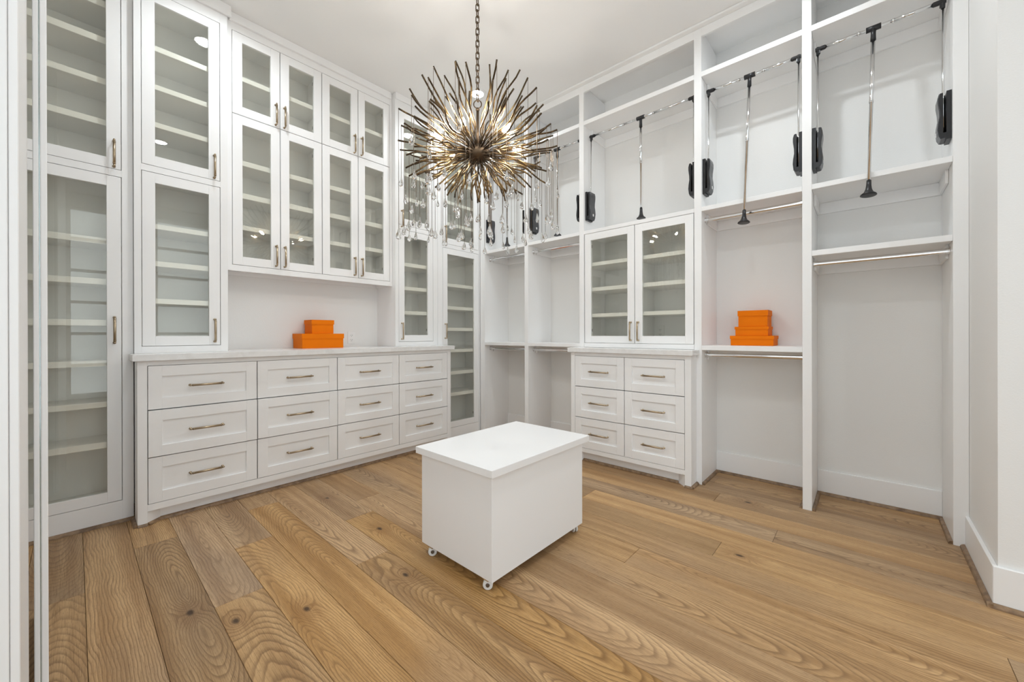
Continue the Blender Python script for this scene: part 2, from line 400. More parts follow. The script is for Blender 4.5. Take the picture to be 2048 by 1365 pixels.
# quarter-round shoe moulding, one strip per run
TRN = [3]
def shoe(ax, ay, bx, by, nx, ny, r=0.017, m0=1.0, m1=1.0):
    """strip from a to b against a wall whose inside is in direction (nx,ny)"""
    A, B, N = Vector((ax, ay, 0)), Vector((bx, by, 0)), Vector((nx, ny, 0)); d = (B - A).normalized()
    prof = [(0, 0), (r, 0)] + [(r * math.cos(a), r * math.sin(a)) for a in (R(22), R(45), R(67))] + [(0, r)]
    bm = bmesh.new()
    extr(bm, prof, lambda q, z: A + N * q + Vector((0, 0, z)) - d * q * (1 - m0) * 0, lambda q, z: B + N * q + Vector((0, 0, z)))
    struct('trim_%d' % TRN[0], bm, M_SHOE); TRN[0] += 1
e = 0.0006
for i in (0, 1, 3, 4):
    yh, yl = BAYS[i]; xf = XBK - BT - e
    shoe(xf, yh - e, xf, yl + e, -1, 0)
    shoe(xf - 0.017, yh - e, XB + 0.004, yh - e, 0, -1); shoe(xf - 0.017, yl + e, XB + 0.004, yl + e, 0, 1)
shoe(XB - 0.002, YRET + BT + e, XRF - BT - 0.017, YRET + BT + e, 0, 1)
shoe(XRF - BT - e, YRET + BT + 0.017, XRF - BT - e, YRR + 0.05, -1, 0)

# ------------------------------------------------------------------ shared hardware meshes
def handle_mesh(L, vertical):
    """bar pull with two posts; front faces -Y, origin on the door face at the middle"""
    bm = bmesh.new(); h = L / 2; st = 0.028
    P = (lambda a, v: (0, v, a)) if vertical else (lambda a, v: (a, v, 0))
    D = (0, 0, 1) if vertical else (1, 0, 0)
    tube(bm, [P(-h, -st), P(-h + 0.012, -st), P(-h + 0.0121, -st), P(h - 0.0121, -st), P(h - 0.012, -st), P(h, -st)], [0.0042, 0.0042, 0.0065, 0.0065, 0.0042, 0.0042], 10)
    for s in (-1, 1):
        a = s * (h - 0.006)
        tube(bm, [P(a, 0), P(a, -0.003), P(a, -0.0031), P(a, -st)], [0.0075, 0.0075, 0.0042, 0.0042], 10)
        lathe(bm, [(0.0, -0.006), (0.0045, -0.0042), (0.006, 0), (0.0045, 0.0042), (0.0, 0.006)], P(a, -st), D, 10)
        lathe(bm, [(0.007, -0.0014), (0.0076, 0), (0.007, 0.0014)], P(s * (h - 0.018), -st), D, 10)
    return finish(bm, 'handle', M_BRASS, True)
HV = handle_mesh(0.155, True); HH = handle_mesh(0.170, False)

def ring_frame(bm, u0, u1, z0, z1, v0, v1, fw, W, bev=0.0012):
    box(bm, u0, u0 + fw, v0, v1, z0, z1, W, bev); box(bm, u1 - fw, u1, v0, v1, z0, z1, W, bev)
    box(bm, u0 + fw, u1 - fw, v0 + 0.0003, v1, z0, z0 + fw, W, 0); box(bm, u0 + fw, u1 - fw, v0 + 0.0003, v1, z1 - fw, z1, W, 0)

def glass_door(T, u0, u1, z0, z1, vf, W, hu, hz, fw=0.058, th=0.021):
    g = 0.0031
    bm = bmesh.new(); ring_frame(bm, u0 + g, u1 - g, z0 + g, z1 - g, vf, vf + th, fw, W)
    d = T.part('door', bm, M_CAB)
    bm = bmesh.new(); box(bm, u0 + fw - 0.004, u1 - fw + 0.004, vf + 0.0115, vf + 0.0145, z0 + fw - 0.004, z1 - fw + 0.004, W)
    T.part('pane', bm, M_GLASS, parent=d)
    T.place('handle', HV, W(hu, vf, hz), (0, 0, 0 if W is WA else R(-90)), d)
    left = hu > (u0 + u1) / 2                      # hinges on the side away from the pull
    for hzz in (z0 + 0.11, z1 - 0.11):
        a = u0 + fw - 0.02 if left else u1 - fw - 0.005
        bm = bmesh.new(); box(bm, a, a + 0.025, vf + th + 0.0002, vf + th + 0.0075, hzz - 0.012, hzz + 0.012, W, 0.001); T.part('hinge', bm, M_HINGE, parent=d)
    return d

def cabinet(name, label, cat, W, u0, u1, vf, vb, z0, z1, cols, rows, shelves, handles, crown=None, setback=0.035, toe=None, partition=None):
    """glass-front cabinet. cols/rows: door edges [(a,b),..]; handles[row][col] = (u, z)"""
    T = Thing(name, label, cat, W((u0 + u1) / 2, vb, z0))
    FT = 0.022; pt = 0.018; vi = vf + FT
    T.boxp('side_panel', u0, u0 + pt, vi, vb, z0, z1, W=W); T.boxp('side_panel', u1 - pt, u1, vi, vb, z0, z1, W=W)
    T.boxp('back_panel', u0 + pt, u1 - pt, vb - 0.008, vb, z0, z1, W=W, bev=0)
    # face frame
    bm = bmesh.new(); ca, cb = cols[0][0], cols[-1][1]; ra, rb = rows[0][0], rows[-1][1]
    box(bm, u0, ca, vf, vi, z0, z1, W, 0.0008); box(bm, cb, u1, vf, vi, z0, z1, W, 0.0008)
    box(bm, ca, cb, vf + 0.0002, vi, z0, ra, W); box(bm, ca, cb, vf + 0.0002, vi, rb, z1, W)
    for a, b in zip(rows, rows[1:]):
        if b[0] - a[1] > 0.006: box(bm, ca, cb, vf + 0.0002, vi, a[1], b[0], W)
    T.part('face_frame', bm, M_CAB)
    ua, ub = u0 + pt, u1 - pt
    T.boxp('bottom_panel', ua, ub, vi, vb - 0.008, ra - 0.012, ra + 0.002, W=W)
    T.boxp('top_panel', ua, ub, vi, vb - 0.008, rb - 0.002, rb + 0.014, W=W)
    for a, b in zip(rows, rows[1:]): T.boxp('fixed_shelf', ua, ub, vi, vb - 0.008, (a[1] + b[0]) / 2 - 0.016, (a[1] + b[0]) / 2 + 0.016, W=W)
    spans = [(ua, ub)]
    if partition:
        T.boxp('partition', partition - 0.009, partition + 0.009, vi + 0.001, vb - 0.008, ra, rb, W=W); spans = [(ua, partition - 0.0095), (partition + 0.0095, ub)]
    for a, b in shelves:
        for sa, sb in spans: T.boxp('shelf', sa + 0.001, sb - 0.001, vf + setback, vb - 0.009, a, b, W=W, bev=0.0015)
    for r, row in enumerate(rows):
        for c_, col in enumerate(cols):
            hu, hz = handles[r][c_]; glass_door(T, col[0], col[1], row[0], row[1], vf, W, hu, hz)
    if crown:
        bm = bmesh.new(); cu0, cu1, cz, cp = crown
        box(bm, cu0, cu1, vf - cp, vf - 0.0005, cz, ZC - 0.001, W, 0.0015); T.part('crown', bm, M_CAB)
    return T

# ------------------------------------------------------------------ back wall: cabinets
cabinet('tall_cabinet', 'tall white glass-door cabinet nearest the open door at far left', 'cabinet', WA, -0.499, 0.2275, 3.17, 3.459, 0.0, ZC - 0.002,
        [(-0.43, 0.181)], [(0.123, 1.977), (2.015, 3.117)],
        [(1.587, 1.622), (1.357, 1.390), (1.124, 1.158), (0.895, 0.928), (0.662, 0.694), (0.430, 0.465), (2.930, 2.967), (2.724, 2.761), (2.493, 2.527), (2.261, 2.295)],
        [[(0.150, 1.100)], [(0.150, 2.101)]], (-0.499, 0.2275, 3.185, 0.018))
ZT = 0.9635
cabinet('tower_cabinet', 'narrow white glass-door cabinet on left end of long worktop', 'cabinet', WA, 0.229, 0.679, 3.14, 3.459, ZT, ZC - 0.002,
        [(0.260, 0.639)], [(1.004, 2.039), (2.076, 3.116)],
        [(1.710, 1.740), (1.485, 1.517), (1.260, 1.291), (2.780, 2.814), (2.549, 2.580), (2.322, 2.353)],
        [[(0.606, 1.100)], [(0.606, 2.163)]], (0.211, 0.697, 3.183, 0.018), 0.03)
cabinet('wall_cabinet', 'wide white wall cabinet with eight glass doors above the niche', 'cabinet', WA, 0.6805, 1.9265, 3.19, 3.459, 1.510, ZC - 0.002,
        [(0.714, 1.0105), (1.0105, 1.309), (1.309, 1.607), (1.607, 1.904)], [(1.550, 2.583), (2.583, 3.147)],
        [(2.838, 2.870), (2.250, 2.286), (2.022, 2.060), (1.802, 1.835)],
        [[(0.980, 1.645), (1.037, 1.645), (1.571, 1.645), (1.635, 1.645)], [(0.980, 2.673), (1.037, 2.673), (1.571, 2.673), (1.635, 2.673)]],
        (0.698, 1.909, 3.197, 0.02), 0.03, partition=1.309)
cabinet('tower_cabinet', 'narrow white glass-door cabinet on right end of long worktop behind chandelier', 'cabinet', WA, 1.928, 2.398, 3.14, 3.459, ZT, ZC - 0.002,
        [(1.962, 2.344)], [(1.005, 2.035), (2.074, 3.115)],
        [(1.705, 1.740), (1.485, 1.518), (1.258, 1.291), (2.770, 2.804), (2.545, 2.579), (2.318, 2.353)],
        [[(1.992, 1.103)], [(1.992, 2.130)]], (1.928, 2.398, 3.197, 0.014), 0.03)
cabinet('tall_cabinet', 'tall white glass-door cabinet filling the corner beside the hanging bays', 'cabinet', WA, 2.400, 3.050, 3.14, 3.459, 0.0, ZC - 0.002,
        [(2.461, 2.950)], [(0.115, 1.949), (1.988, 3.105)],
        [(1.562, 1.596), (1.328, 1.361), (1.107, 1.140), (0.885, 0.917), (0.655, 0.689), (0.432, 0.466), (2.188, 2.221), (2.410, 2.443), (2.635, 2.668), (2.860, 2.893)],
        [[(2.490, 1.106)], [(2.490, 2.090)]], (2.400, 2.964, 3.185, 0.014), 0.03)

def drawer(T, u0, u1, z0, z1, vf, W, proud=0.0, fw=0.060):
    g = 0.0028; v = vf - proud
    bm = bmesh.new(); ring_frame(bm, u0 + g, u1 - g, z0 + g, z1 - g, v, v + 0.02, fw, W, 0.001)
    box(bm, u0 + fw - 0.002, u1 - fw + 0.002, v + 0.0105, v + 0.019, z0 + fw - 0.002, z1 - fw + 0.002, W)
    d = T.part('drawer', bm, M_CAB)
    T.place('handle', HH, W((u0 + u1) / 2, v + 0.0105, (z0 + z1) / 2), (0, 0, 0 if W is WA else R(-90)), d)

def drawer_base(name, label, W, u0, u1, vf, vjoin, vb, ui0, ui1, cols, rows, ztop, zrail, toe_v):
    """front block u0..u1 as far back as vjoin, narrower block behind (ui0..ui1)"""
    T = Thing(name, label, 'drawers', W((u0 + u1) / 2, vb, 0))
    bm = bmesh.new(); ft = 0.022
    box(bm, u0, cols[0], vf, vf + ft, 0, ztop, W, 0.001); box(bm, cols[-1], u1, vf, vf + ft, 0, ztop, W, 0.001)
    box(bm, cols[0], cols[-1], vf + 0.0002, vf + ft, rows[0], ztop, W); box(bm, cols[0], cols[-1], vf + 0.0002, vf + ft, zrail, rows[-1], W)
    T.part('face_frame', bm, M_CAB)
    T.boxp('side_panel', u0, u0 + 0.018, vf + ft, vjoin, 0, ztop, W=W); T.boxp('side_panel', u1 - 0.018, u1, vf + ft, vjoin, 0, ztop, W=W)
    bm = bmesh.new(); box(bm, ui0 + 0.02, ui1 - 0.02, vf + 0.10, vb, zrail, ztop, W); T.part('carcass', bm, M_CAB)
    dg = 0.058
    T.boxp('toe_board', cols[0] + dg, cols[-1] - dg, toe_v, toe_v + 0.015, 0, zrail, W=W, bev=0)
    T.boxp('bottom_panel', u0 + 0.019, u1 - 0.019, vf + ft, vjoin - 0.002, zrail, zrail + 0.012, W=W, bev=0)
    # slanted foot brackets
    for s, uc in ((1, cols[0]), (-1, cols[-1])):
        bm = bmesh.new()
        poly = [(uc, vf + 0.001), (uc + s * dg, toe_v), (uc + s * dg, toe_v + 0.015), (uc - s * 0.001, vf + 0.02)]
        extr(bm, poly, lambda a, b: W(a, b, 0.0), lambda a, b: W(a, b, zrail)); T.part('foot_bracket', bm, M_CAB)
    for r in range(len(rows) - 1):
        for c_ in range(len(cols) - 1):
            pr = 0.006 if (name == 'drawer_dresser' and r == 1 and c_ < 2 and W is WA) else 0.0
            drawer(T, cols[c_], cols[c_ + 1], rows[r + 1], rows[r], vf, W, pr)
    return T

drawer_base('drawer_dresser', 'long white dresser of twelve drawers under the back wall cabinets', WA, 0.2292, 2.446, 3.0, 3.136, 3.459, 0.2292, 2.398,
            [0.271, 0.808, 1.341, 1.876, 2.406], [0.898, 0.645, 0.377, 0.114], 0.9255, 0.077, 3.050)
# shoe moulding along dresser and tall cabinet
shoe(XL + 0.02, 3.17 - e, 0.2285, 3.17 - e, 0, -1)
shoe(0.2292 - e, 3.17 - 0.017, 0.2292 - e, 2.998, -1, 0)
shoe(0.330, 3.050 - e, 2.347, 3.050 - e, 0, -1)
_n = Vector((3.05 - 3.001, -0.058)).normalized()
shoe(0.271, 3.0005, 0.329, 3.0495, _n.x, _n.y, 0.015); shoe(0.2292, 3.0 - e, 0.271, 3.0 - e, 0, -1, 0.013)
shoe(2.348, 3.0495, 2.406, 3.0005, -_n.x, _n.y, 0.015); shoe(2.406, 3.0 - e, 2.446, 3.0 - e, 0, -1, 0.013)
shoe(2.4475, 3.139, XB - 0.002, 3.139, 0, -1)

def worktop(label, W, poly, z0, z1, org):
    bm = bmesh.new(); extr(bm, poly, lambda a, b: W(a, b, z0), lambda a, b: W(a, b, z1))
    es = [ed for ed in bm.edges if abs(ed.verts[0].co.z - ed.verts[1].co.z) < 1e-6]
    bmesh.ops.bevel(bm, geom=es, offset=0.002, segments=2, affect='EDGES')
    o = link('worktop', finish(bm, 'worktop', M_QUARTZ, False, org), None, org); tag(o, label, 'worktop'); return o
worktop('long pale quartz worktop with faint veins over twelve drawers', WA,
        [(0.209, 2.97), (2.472, 2.97), (2.472, 3.1375), (2.3985, 3.1375), (2.3985, 3.459), (0.2285, 3.459), (0.2285, 3.168), (0.209, 3.168)], 0.926, 0.963, (1.3, 3.2, 0.926))

# ------------------------------------------------------------------ right wall: open shelving
T = Thing('wardrobe_shelving', 'white open wardrobe shelving with hanging bays across right wall', 'shelving', (XBK - 0.001, 1.3, 0))
for i, (a, b) in enumerate(DIVS):
    xb = XBK - 0.001
    bm = bmesh.new(); box(bm, XB, XB + 0.019, b, a, 0.0, 3.2385, WA, 0.001)
    if i == 0: box(bm, XB + 0.019, xb, b, b + 0.022, 0.0, 3.2385)
    elif i == 5: box(bm, XB + 0.019, xb, a - 0.022, a, 0.0, 3.2385)
    else: box(bm, XB + 0.019, xb, b, a, 0.0, 3.2385)
    T.part('divider', bm, M_CAB)
XSB = XBK - 0.001
def shelfB(i, z0, z1, cleat=True):
    a, b = BAYS[i]; T.boxp('shelf', XB + 0.0003, XSB, b + 0.0005, a - 0.0005, z0, z1, bev=0.0012)
    if cleat:
        bm = bmesh.new(); box(bm, XSB - 0.016, XSB, b + 0.001, a - 0.001, z0 - 0.072, z0 - 0.0004, WA, 0.001)
        for s in (b + 0.001, a - 0.013): box(bm, XB + 0.125, XSB - 0.0165, s, s + 0.012, z0 - 0.072, z0 - 0.0004, WA, 0.001)
        T.part('cleat', bm, M_CAB)
for i in range(5):
    shelfB(i, 2.893, 2.928); shelfB(i, 1.940, 1.970, i != 2)
for i in (0, 1, 3): shelfB(i, 0.956, 0.988)
shelfB(4, 1.539, 1.571)
bm = bmesh.new(); 
for i in range(5): box(bm, XB + 0.0003, XB + 0.019, BAYS[i][1] + 0.0003, BAYS[i][0] - 0.0003, 3.180, 3.2385)
T.part('top_rail', bm, M_CAB)
T.boxp('crown', XB - 0.040, XB + 0.30, -0.379, 3.125, 3.2395, ZC - 0.001, bev=0.002)

# glass cabinet standing on the small drawer unit
T = Thing('glass_cabinet', 'white two-door glass cabinet above the six-drawer unit', 'cabinet', (XBK - 0.001, 1.36, 0.9585))
gy0, gy1 = -1.8165, -0.9075      # u = -Y
T.boxp('bottom_rail', gy0, gy1, XB, XB + 0.022, 0.9585, 0.9945, W=WB)
T.boxp('bottom_panel', gy0, gy1, XB + 0.022, XSB - 0.009, 0.9585, 0.9745, W=WB)
T.boxp('back_panel', gy0, gy1, XSB - 0.008, XSB, 0.9585, 1.939, W=WB, bev=0)
T.boxp('top_panel', gy0, gy1, XB + 0.024, XSB - 0.009, 1.924, 1.9385, W=WB, bev=0)
T.boxp('partition', -1.364, -1.346, XB + 0.03, XSB - 0.009, 0.975, 1.9235, W=WB)
for a, b in ((1.660, 1.691), (1.442, 1.474), (1.218, 1.248)):
    T.boxp('shelf', gy0 + 0.001, -1.3645, XB + 0.032, XSB - 0.009, a, b, W=WB); T.boxp('shelf', -1.3455, gy1 - 0.001, XB + 0.032, XSB - 0.009, a, b, W=WB)
glass_door(T, -1.8125, -1.355, 0.9945, 1.9395, XB, WB, -1.385, 1.093)
glass_door(T, -1.355, -0.9085, 0.9945, 1.9395, XB, WB, -1.323, 1.093)

drawer_base('drawer_unit', 'white six-drawer unit projecting between hanging bays on right wall', WB, -1.874, -0.891, 2.845, 2.9635, XSB, -1.8165, -0.9075,
            [-1.836, -1.386, -0.934], [0.890, 0.631, 0.371, 0.117], 0.9195, 0.083, 2.895)
worktop('short pale quartz worktop under the two-door glass cabinet', WB,
        [(-1.891, 2.815), (-0.872, 2.815), (-0.872, 2.9635), (-0.9075, 2.9635), (-0.9075, XSB), (-1.8165, XSB), (-1.8165, 2.9635), (-1.891, 2.9635)], 0.920, 0.957, (3.0, 1.36, 0.920))
shoe(2.895 - e, 1.777, 2.895 - e, 0.993, -1, 0)
shoe(2.845, 0.891 - e, XB - 0.002, 0.891 - e, 0, -1); shoe(2.845 - e, 0.934, 2.845 - e, 0.891 - 0.012, -1, 0, 0.013)
shoe(2.845, 1.874 + e, XB - 0.002, 1.874 + e, 0, 1); shoe(2.845 - e, 1.836, 2.845 - e, 1.874 + 0.012, -1, 0, 0.013)

# ------------------------------------------------------------------ hanging rods
def hang_rod(label, i, z, seam=None):
    yh, yl = BAYS[i]; xr = 3.05
    T = Thing('clothes_rod', label, 'clothes rod', (xr, (yh + yl) / 2, z), 'chrome clothes rods')
    prof = [(0.0085 * math.cos(a / 16 * math.tau), 0.0145 * math.sin(a / 16 * math.tau)) for a in range(16)]
    bm = bmesh.new(); extr(bm, prof, lambda p, q: (xr + p, yh - 0.004, z + q), lambda p, q: (xr + p, yl + 0.004, z + q))
    T.part('tube', bm, M_CHROME, False)
    for y, s in ((yh, -1), (yl, 1)):
        bm = bmesh.new(); pr = [(0.014 * math.cos(a / 16 * math.tau), 0.021 * math.sin(a / 16 * math.tau)) for a in range(16)]
        extr(bm, pr, lambda p, q: (xr + p, y + s * 0.0005, z + q), lambda p, q: (xr + p, y + s * 0.0035, z + q))
        pr2 = [(0.0108 * math.cos(a / 16 * math.tau), 0.017 * math.sin(a / 16 * math.tau)) for a in range(16)]
        extr(bm, pr2, lambda p, q: (xr + p, y + s * 0.0035, z + q), lambda p, q: (xr + p, y + s * 0.016, z + q))
        T.part('bracket', bm, M_CHROME)
hang_rod('chrome rod high in the corner bay beside the tall glass cabinet', 0, 1.888)
hang_rod('chrome rod low in the corner bay under its shelf', 0, 0.921)
hang_rod('chrome rod high in the bay left of the two-door glass cabinet', 1, 1.888)
hang_rod('chrome rod low in the bay left of the six-drawer unit', 1, 0.921)
hang_rod('chrome rod high in the bay above three stacked orange boxes', 3, 1.893)
hang_rod('chrome rod just under the shelf of three stacked orange boxes', 3, 0.921)
hang_rod('chrome rod in the tall empty bay at far right', 4, 1.501)

# ------------------------------------------------------------------ pull-down wardrobe lifts
PROF = [(0.0, 0.0), (0.034, 0.002), (0.042, 0.020), (0.046, 0.055), (0.044, 0.085), (0.039, 0.120), (0.040, 0.150), (0.045, 0.190), (0.045, 0.215), (0.040, 0.236), (0.0, 0.236)]
def lift(label, i, zcone, xcone, ypole, ycone, zj=2.815):
    yh, yl = BAYS[i]; xj = 3.05
    T = Thing('wardrobe_lift', label, 'wardrobe lift', (XB + 0.03, (yh + yl) / 2, 2.075), 'pull-down wardrobe lifts')
    ends = []
    for y, s in ((yh - 0.0008, -1), (yl + 0.0008, 1)):
        bm = bmesh.new(); X0, X1 = 2.990, 3.082
        oc = [(0.030, 0.001)] + PROF[1:-1] + [(0.030, 0.236)]
        extr(bm, oc, lambda p, q: (X0, y + s * p, 2.075 + q), lambda p, q: (X1, y + s * p, 2.075 + q))
        y0_, y1_ = sorted((y, y + s * 0.018)); box(bm, X0 - 0.001, X1, y0_, y1_, 2.068, 2.316)
        y0_, y1_ = sorted((y + s * 0.018, y + s * 0.030)); box(bm, 3.050, X1, y0_, y1_, 2.076, 2.309); box(bm, X0, 3.050, y0_, y1_, 2.076, 2.105)
        bx = T.part('arm_housing', bm, M_BLACK)
        # side cover following the wavy outline
        bm = bmesh.new(); pts = PROF[1:-1]
        a = [(X0 + 0.004, y + s * (p + 0.0003), 2.075 + q) for p, q in pts]; b = [(X1 - 0.002, y + s * (p + 0.0003), 2.075 + q) for p, q in pts]
        c_ = [(X1 - 0.004, y + s * (p + 0.004), 2.075 + q) for p, q in pts]; d_ = [(X0 + 0.008, y + s * (p + 0.004), 2.075 + q) for p, q in pts]
        rows = [[bm.verts.new(v) for v in r] for r in (a, d_, c_, b)]
        for r0, r1 in zip(rows, rows[1:] + rows[:1]):
            for k in range(len(pts) - 1): bm.faces.new((r0[k], r0[k + 1], r1[k + 1], r1[k]))
        for k in (0, -1): bm.faces.new([r[k] for r in rows])
        T.part('cover', bm, M_GREYPL, parent=bx)
        bm = bmesh.new(); box(bm, X0 + 0.040, X0 + 0.056, y + s * 0.0508 - 0.0012, y + s * 0.0508 + 0.0012, 2.104, 2.124); T.part('sticker', bm, M_STICK, parent=bx)
        ya = y + s * 0.024
        bm = bmesh.new(); tube(bm, [(3.030, ya, 2.12), (3.040, ya, 2.32), (xj, ya, zj - 0.015)], 0.0052, 10)
        T.part('arm', bm, M_CHROME, True)
        # elbow joint
        bm = bmesh.new(); tube(bm, [(xj, ya, zj - 0.036), (xj, ya, zj + 0.011)], [0.0085, 0.0105], 12)
        tube(bm, [(xj, ya - s * 0.012, zj), (xj, ya + s * 0.020, zj), (xj, ya + s * 0.036, zj)], [0.0115, 0.013, 0.0125], 12)
        box(bm, xj - 0.007, xj + 0.007, min(ya + s * 0.012, ya - s * 0.006), max(ya + s * 0.012, ya - s * 0.006), zj - 0.028, zj)
        T.part('elbow', bm, M_BLACK, False); ends.append(ya + s * 0.034)
    ym = (ends[0] + ends[1]) / 2; sp = abs(ends[0] - ends[1])
    for k, (q0, q1, rr) in enumerate(((0, 0.34, 0.0105), (0.34, 0.66, 0.0088), (0.66, 1.0, 0.0105))):
        bm = bmesh.new(); y0 = ends[0] + (ends[1] - ends[0]) * q0; y1 = ends[0] + (ends[1] - ends[0]) * q1
        tube(bm, [(xj, y0, zj), (xj, y1, zj)], rr, 14); T.part('rail', bm, M_CHROME, True)
    for q in (0.34, 0.66):
        bm = bmesh.new(); y0 = ends[0] + (ends[1] - ends[0]) * q
        tube(bm, [(xj, y0 - 0.004, zj), (xj, y0 + 0.004, zj)], 0.0116, 14); T.part('collar', bm, M_CHROME, True)
    # T piece and pull handle
    bm = bmesh.new(); tube(bm, [(xj, ypole + 0.032, zj), (xj, ypole - 0.032, zj)], 0.0155, 14)
    top = Vector((xj, ypole, zj)); bot = Vector((xcone, ycone, zcone)); d = (bot - top).normalized()
    tube(bm, [top, top + d * 0.03, top + d * 0.075], [0.013, 0.011, 0.0125], 12); T.part('tee', bm, M_BLACK, True)
    Lp = (bot - top).length
    bm = bmesh.new(); tube(bm, [top + d * 0.07, top + d * (Lp * 0.45), top + d * (Lp * 0.45 + 0.001), top + d * (Lp - 0.05)], [0.0095, 0.0095, 0.0078, 0.0078], 14)
    T.part('pole', bm, M_CHROME, True)
    bm = bmesh.new(); tube(bm, [top + d * (Lp * 0.45 - 0.006), top + d * (Lp * 0.45 + 0.004)], 0.0105, 14); T.part('collar', bm, M_CHROME, True)
    bm = bmesh.new(); lathe(bm, [(0.0105, 0.0), (0.0115, 0.03), (0.014, 0.05), (0.021, 0.068), (0.034, 0.080), (0.036, 0.085), (0.030, 0.087), (0.0, 0.084)], bot - d * 0.085, d, 20)
    T.part('foot_cup', bm, M_BLACK, True)
lift('pull-down rod lift with black housings in the corner bay behind chandelier crystals', 0, 2.006, 3.05, 2.807, 2.805, 2.83)
lift('pull-down rod lift with black housings in the bay just right of chandelier', 1, 2.004, 3.05, 2.158, 2.156, 2.82)
lift('widest pull-down rod lift, above the two-door glass cabinet', 2, 2.003, 3.05, 1.339, 1.337)
lift('pull-down rod lift whose pole hangs over the bay of three orange boxes', 3, 1.800, 2.935, 0.574, 0.588)
lift('pull-down rod lift at far right above the tall empty bay', 4, 1.836, 2.935, -0.041, -0.018)

# ------------------------------------------------------------------ orange boxes
def gift_box(label, x0, x1, y0, y1, z0, z1, lid, over=0.004, group=None):
    T = Thing('lidded_box', label, 'box', ((x0 + x1) / 2, (y0 + y1) / 2, z0), group)
    T.boxp('body', x0 + over, x1 - over, y0 + over, y1 - over, z0, z1 - 0.003, M_ORANGE, bev=0.0012)
    bm = bmesh.new(); t_ = 0.002; zl = z1 - lid
    box(bm, x0, x1, y0, y1, z1 - 0.0025, z1, WA, 0.0)
    box(bm, x0, x1, y0, y0 + t_, zl, z1 - 0.0025); box(bm, x0, x1, y1 - t_, y1, zl, z1 - 0.0025)
    box(bm, x0, x0 + t_, y0 + t_, y1 - t_, zl, z1 - 0.0025); box(bm, x1 - t_, x1, y0 + t_, y1 - t_, zl, z1 - 0.0025)
    bmesh.ops.remove_doubles(bm, verts=bm.verts[:], dist=1e-5)
    T.part('lid', bm, M_ORANGE)
gift_box('wide orange lidded box on the long worktop, lower of two', 1.178, 1.510, 3.252, 3.449, 0.9635, 1.080, 0.040, group='orange boxes')
gift_box('small orange lidded box on top of the wide box in the niche', 1.258, 1.436, 3.270, 3.425, 1.0805, 1.191, 0.036, group='orange boxes')
gift_box('flat orange lidded box at the bottom of three on right shelf', 3.140, 3.328, 0.452, 0.718, 0.9885, 1.057, 0.023, group='orange boxes')
gift_box('orange lidded box in the middle of three on right shelf', 3.150, 3.322, 0.484, 0.690, 1.0575, 1.121, 0.019, group='orange boxes')
gift_box('deep-lidded orange box topmost of three on right shelf', 3.155, 3.318, 0.488, 0.672, 1.1215, 1.234, 0.038, group='orange boxes')

# ------------------------------------------------------------------ outlets
def outlet(label, W, u, v, z):
    T = Thing('power_outlet', label, 'outlet', W(u, v, z - 0.057), 'power outlets')
    T.boxp('cover_plate', u - 0.035, u + 0.035, v - 0.006, v - 0.0006, z - 0.057, z + 0.057, M_PLATE, W, 0.0025)
    for s in (-1, 1):
        zc = z + s * 0.020
        bm = bmesh.new(); pr = [(0.017 * math.cos(a / 16 * math.tau), max(-0.0135, min(0.0135, 0.0175 * math.sin(a / 16 * math.tau)))) for a in range(16)]
        extr(bm, pr, lambda p, q: W(u + p, v - 0.0085, zc + q), lambda p, q: W(u + p, v - 0.0055, zc + q)); so = T.part('socket', bm, M_PLATE)
        bm = bmesh.new()
        for du in (-0.0065, 0.0065): box(bm, u + du - 0.0012, u + du + 0.0012, v - 0.0088, v - 0.0084, zc - 0.002, zc + 0.007, W)
        lathe(bm, [(0.0024, -0.0002), (0.0024, 0.0002)], W(u, v - 0.0086, zc - 0.0085), W(0, 1, 0) if W is WA else (1, 0, 0), 10)
        T.part('slots', bm, M_HOLE, parent=so)
    bm = bmesh.new(); lathe(bm, [(0.003, -0.001), (0.003, 0.0), (0.001, 0.0012)], W(u, v - 0.0062, z), (0, -1, 0) if W is WA else (-1, 0, 0), 10); T.part('screw', bm, M_PLATE)
outlet('white double outlet on niche wall beside the orange boxes', WA, 1.673, YBK, 1.044)
outlet('white double outlet seen through the two-door glass cabinet', WB, -1.293, XSB - 0.008, 1.086)

